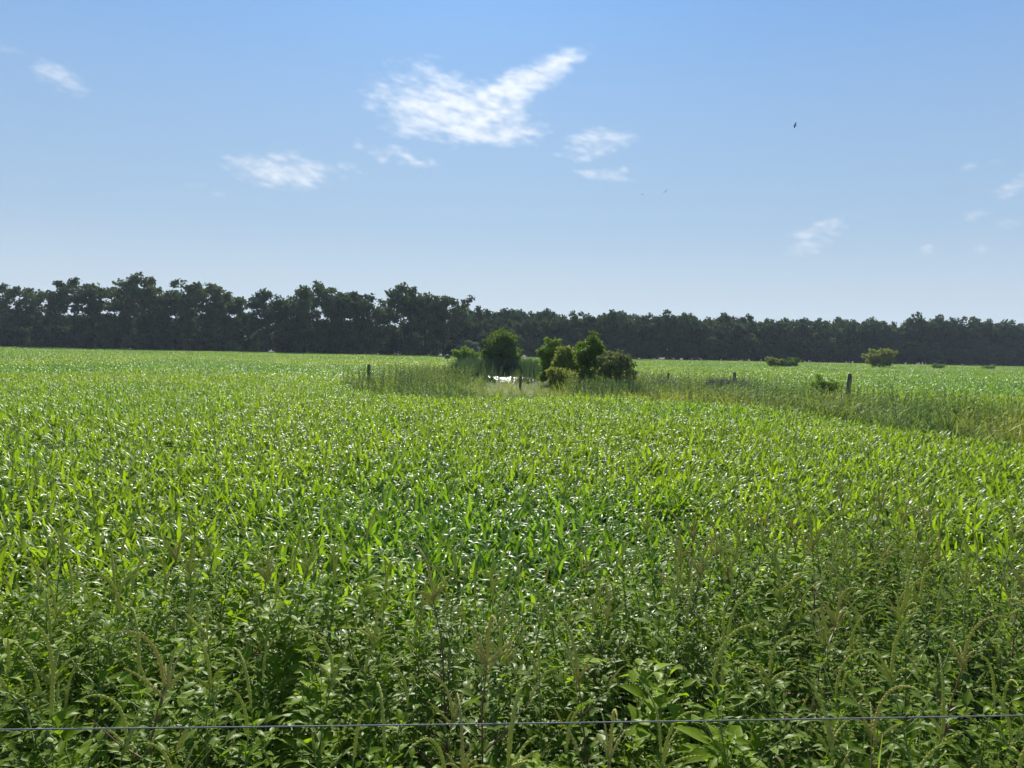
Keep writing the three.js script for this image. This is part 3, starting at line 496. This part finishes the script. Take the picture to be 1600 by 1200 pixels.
{
  const r = rng32(83);
  const kinds = [
    ['leafy pigweed with several long arching seed spikes', 'spiked pigweeds', [[701, { H: 1.16, spikes: 5, leaves: 34, parts: 7 }], [702, { H: 1.05, spikes: 4, leaves: 36, parts: 7 }], [703, { H: 1.22, spikes: 5, leaves: 30, parts: 6 }]], M.weedA, M.spike],
    ['bushy pigweed with hardly any seed spike', 'leafy pigweeds', [[711, { H: 1.0, spikes: 1, leaves: 46, parts: 10 }], [712, { H: 1.1, spikes: 1, leaves: 44, parts: 10 }]], M.weedB, M.spike],
    ['pigweed with reddish stem and drying seed spikes', 'browning pigweeds', [[721, { H: 1.2, spikes: 6, leaves: 24, parts: 4 }], [722, { H: 1.12, spikes: 5, leaves: 26, parts: 4 }]], M.weedC, M.spikeDry],
    ['bright green weed with large broad leaves', 'large-leaved weeds', [[731, { H: .98, spikes: 0, leaves: 22, parts: 14, big: 1.6 }], [732, { H: 1.06, spikes: 0, leaves: 20, parts: 14, big: 1.75 }]], M.weedBright, M.spike]];
  const protos = kinds.map(([label, group, list, lm, sm], ki) => list.map(([s, o]) => { const p = pigweed(s, o), g = new THREE.Group(); g.name = 'pigweed'; mesh('stem', p.stem, ki === 2 ? M.stemRed : M.stem, g); const f = mesh('foliage', p.foliage, lm, g); f.userData.kind = 'stuff'; for (const l of p.leafs) mesh('leaf', l, lm, g); for (const q of p.spikes) mesh('seed_spike', q, sm, g); tag(g, label, 'weed', group); return g; }));
  const spots = [];
  for (let k = 0; k < 9000 && spots.length < 296; k++) {
    const d = Math.sqrt(lerp(1.75 * 1.75, 7 * 7, r())), x = (r() * 2 - 1) * (d * .73 + .3), z = -d; if (d > weedEdge(x, z) + .1) continue;
    if (spots.some(([a, b]) => Math.hypot(a - x, b - z) < .175 + .07 * vnoise(x * 2.2, z * 2.2))) continue; spots.push([x, z]);
  }
  spots.forEach(([x, z], i) => {
    const a = x / -z, n = vnoise(x * 1.1 + 4, z * 1.1 + 9), ki = r() < .1 ? 3 : a > .12 ? (r() < .22 ? 2 : r() < .55 ? 0 : 1) : n > .58 ? 0 : r() < .68 ? 1 : r() < .6 ? 0 : 2, list = protos[ki], g = list[Math.floor(r() * list.length)].clone();
    g.position.set(x, 0, z); g.rotation.set((r() - .5) * .16, r() * 6.28, (r() - .5) * .16); const s = (.86 + .24 * r()) * (z > -2.3 ? .9 : 1); g.scale.set(s, s, s); g.userData = { ...g.userData, label: `${kinds[ki][0]}, ${along(z)} ${across(x, z)}` }; top(g);
  });
  const filler = s => { const q = rng32(s), mb = new MB(); for (let k = 0; k < 70; k++) { const a = q() * 6.28, d = .2 * Math.sqrt(q()), y = .12 + .75 * q(); broadLeaf(mb, Math.cos(a) * d, y, Math.sin(a) * d, q() * 6.28, .04 + .035 * q(), .026 + .015 * q(), 1.0 + .6 * q(), .1 + .6 * q(), { rows: 4, stalk: .3 }); } for (let k = 0; k < 4; k++) { const a = q() * 6.28, e = .16; tube(mb, [V(0, 0, 0), V(Math.cos(a) * e, .85, Math.sin(a) * e)], t => .004 * (1 - .6 * t), 4, false); } return mb.geo(); };
  const fs = []; for (let k = 0; k < 1500 && fs.length < 240; k++) { const d = Math.sqrt(lerp(1.6 * 1.6, 7.2 * 7.2, r())), x = (r() * 2 - 1) * (d * .78 + .4), z = -d; if (d < weedEdge(x, z) + .25) fs.push([x, z, .75 + .4 * r(), r() * 6.28, .15 * r()]); }
  scatter('low_weeds', [1, 2, 3, 4].map(s => filler(740 + s)), M.weedA, fs, 'small-leaved weeds filling in below the pigweeds in front', 'weeds', (x, z, h) => [.75 + .55 * h, .8 + .4 * h, .9 + .2 * h]);
  // grass tufts and a few bleached blades
  const gt = (x, z, n, h, mat, label, name = 'grass_tuft') => { const g = new THREE.Group(); g.name = name; for (let k = 0; k < n; k++) { const mb = new MB(); blade(mb, (r() - .5) * .1, 0, (r() - .5) * .1, r() * 6.28, h * (.75 + .35 * r()), .009 + .006 * r(), .05 + .2 * r(), .3 + 1.1 * r(), 9, { across: 3, twist: r() - .5, pw: 2.2 }); mesh('blade', mb.geo(), mat, g); } g.position.set(x, 0, z); tag(g, label, 'grass'); top(g); };
  gt(-1.28, -2.35, 16, 1.2, M.grass, 'tuft of upright grass blades under the wire near the left edge');
  gt(1.15, -2.5, 10, 1.12, M.grass, 'sparse grass tuft low on the right below the wire');
  gt(1.38, -2.75, 9, 1.32, M.grass, 'thin upright grass blades just above the wire on the right');
  gt(1.72, -2.62, 8, 1.2, M.dry, 'pale bent dry grass blades at the right edge', 'dry_grass');
  gt(1.5, -3.7, 4, 1.35, M.dry, 'few bleached dry blades sticking out among right-hand pigweeds', 'dry_grass');
}
renderer.render(scene, camera);
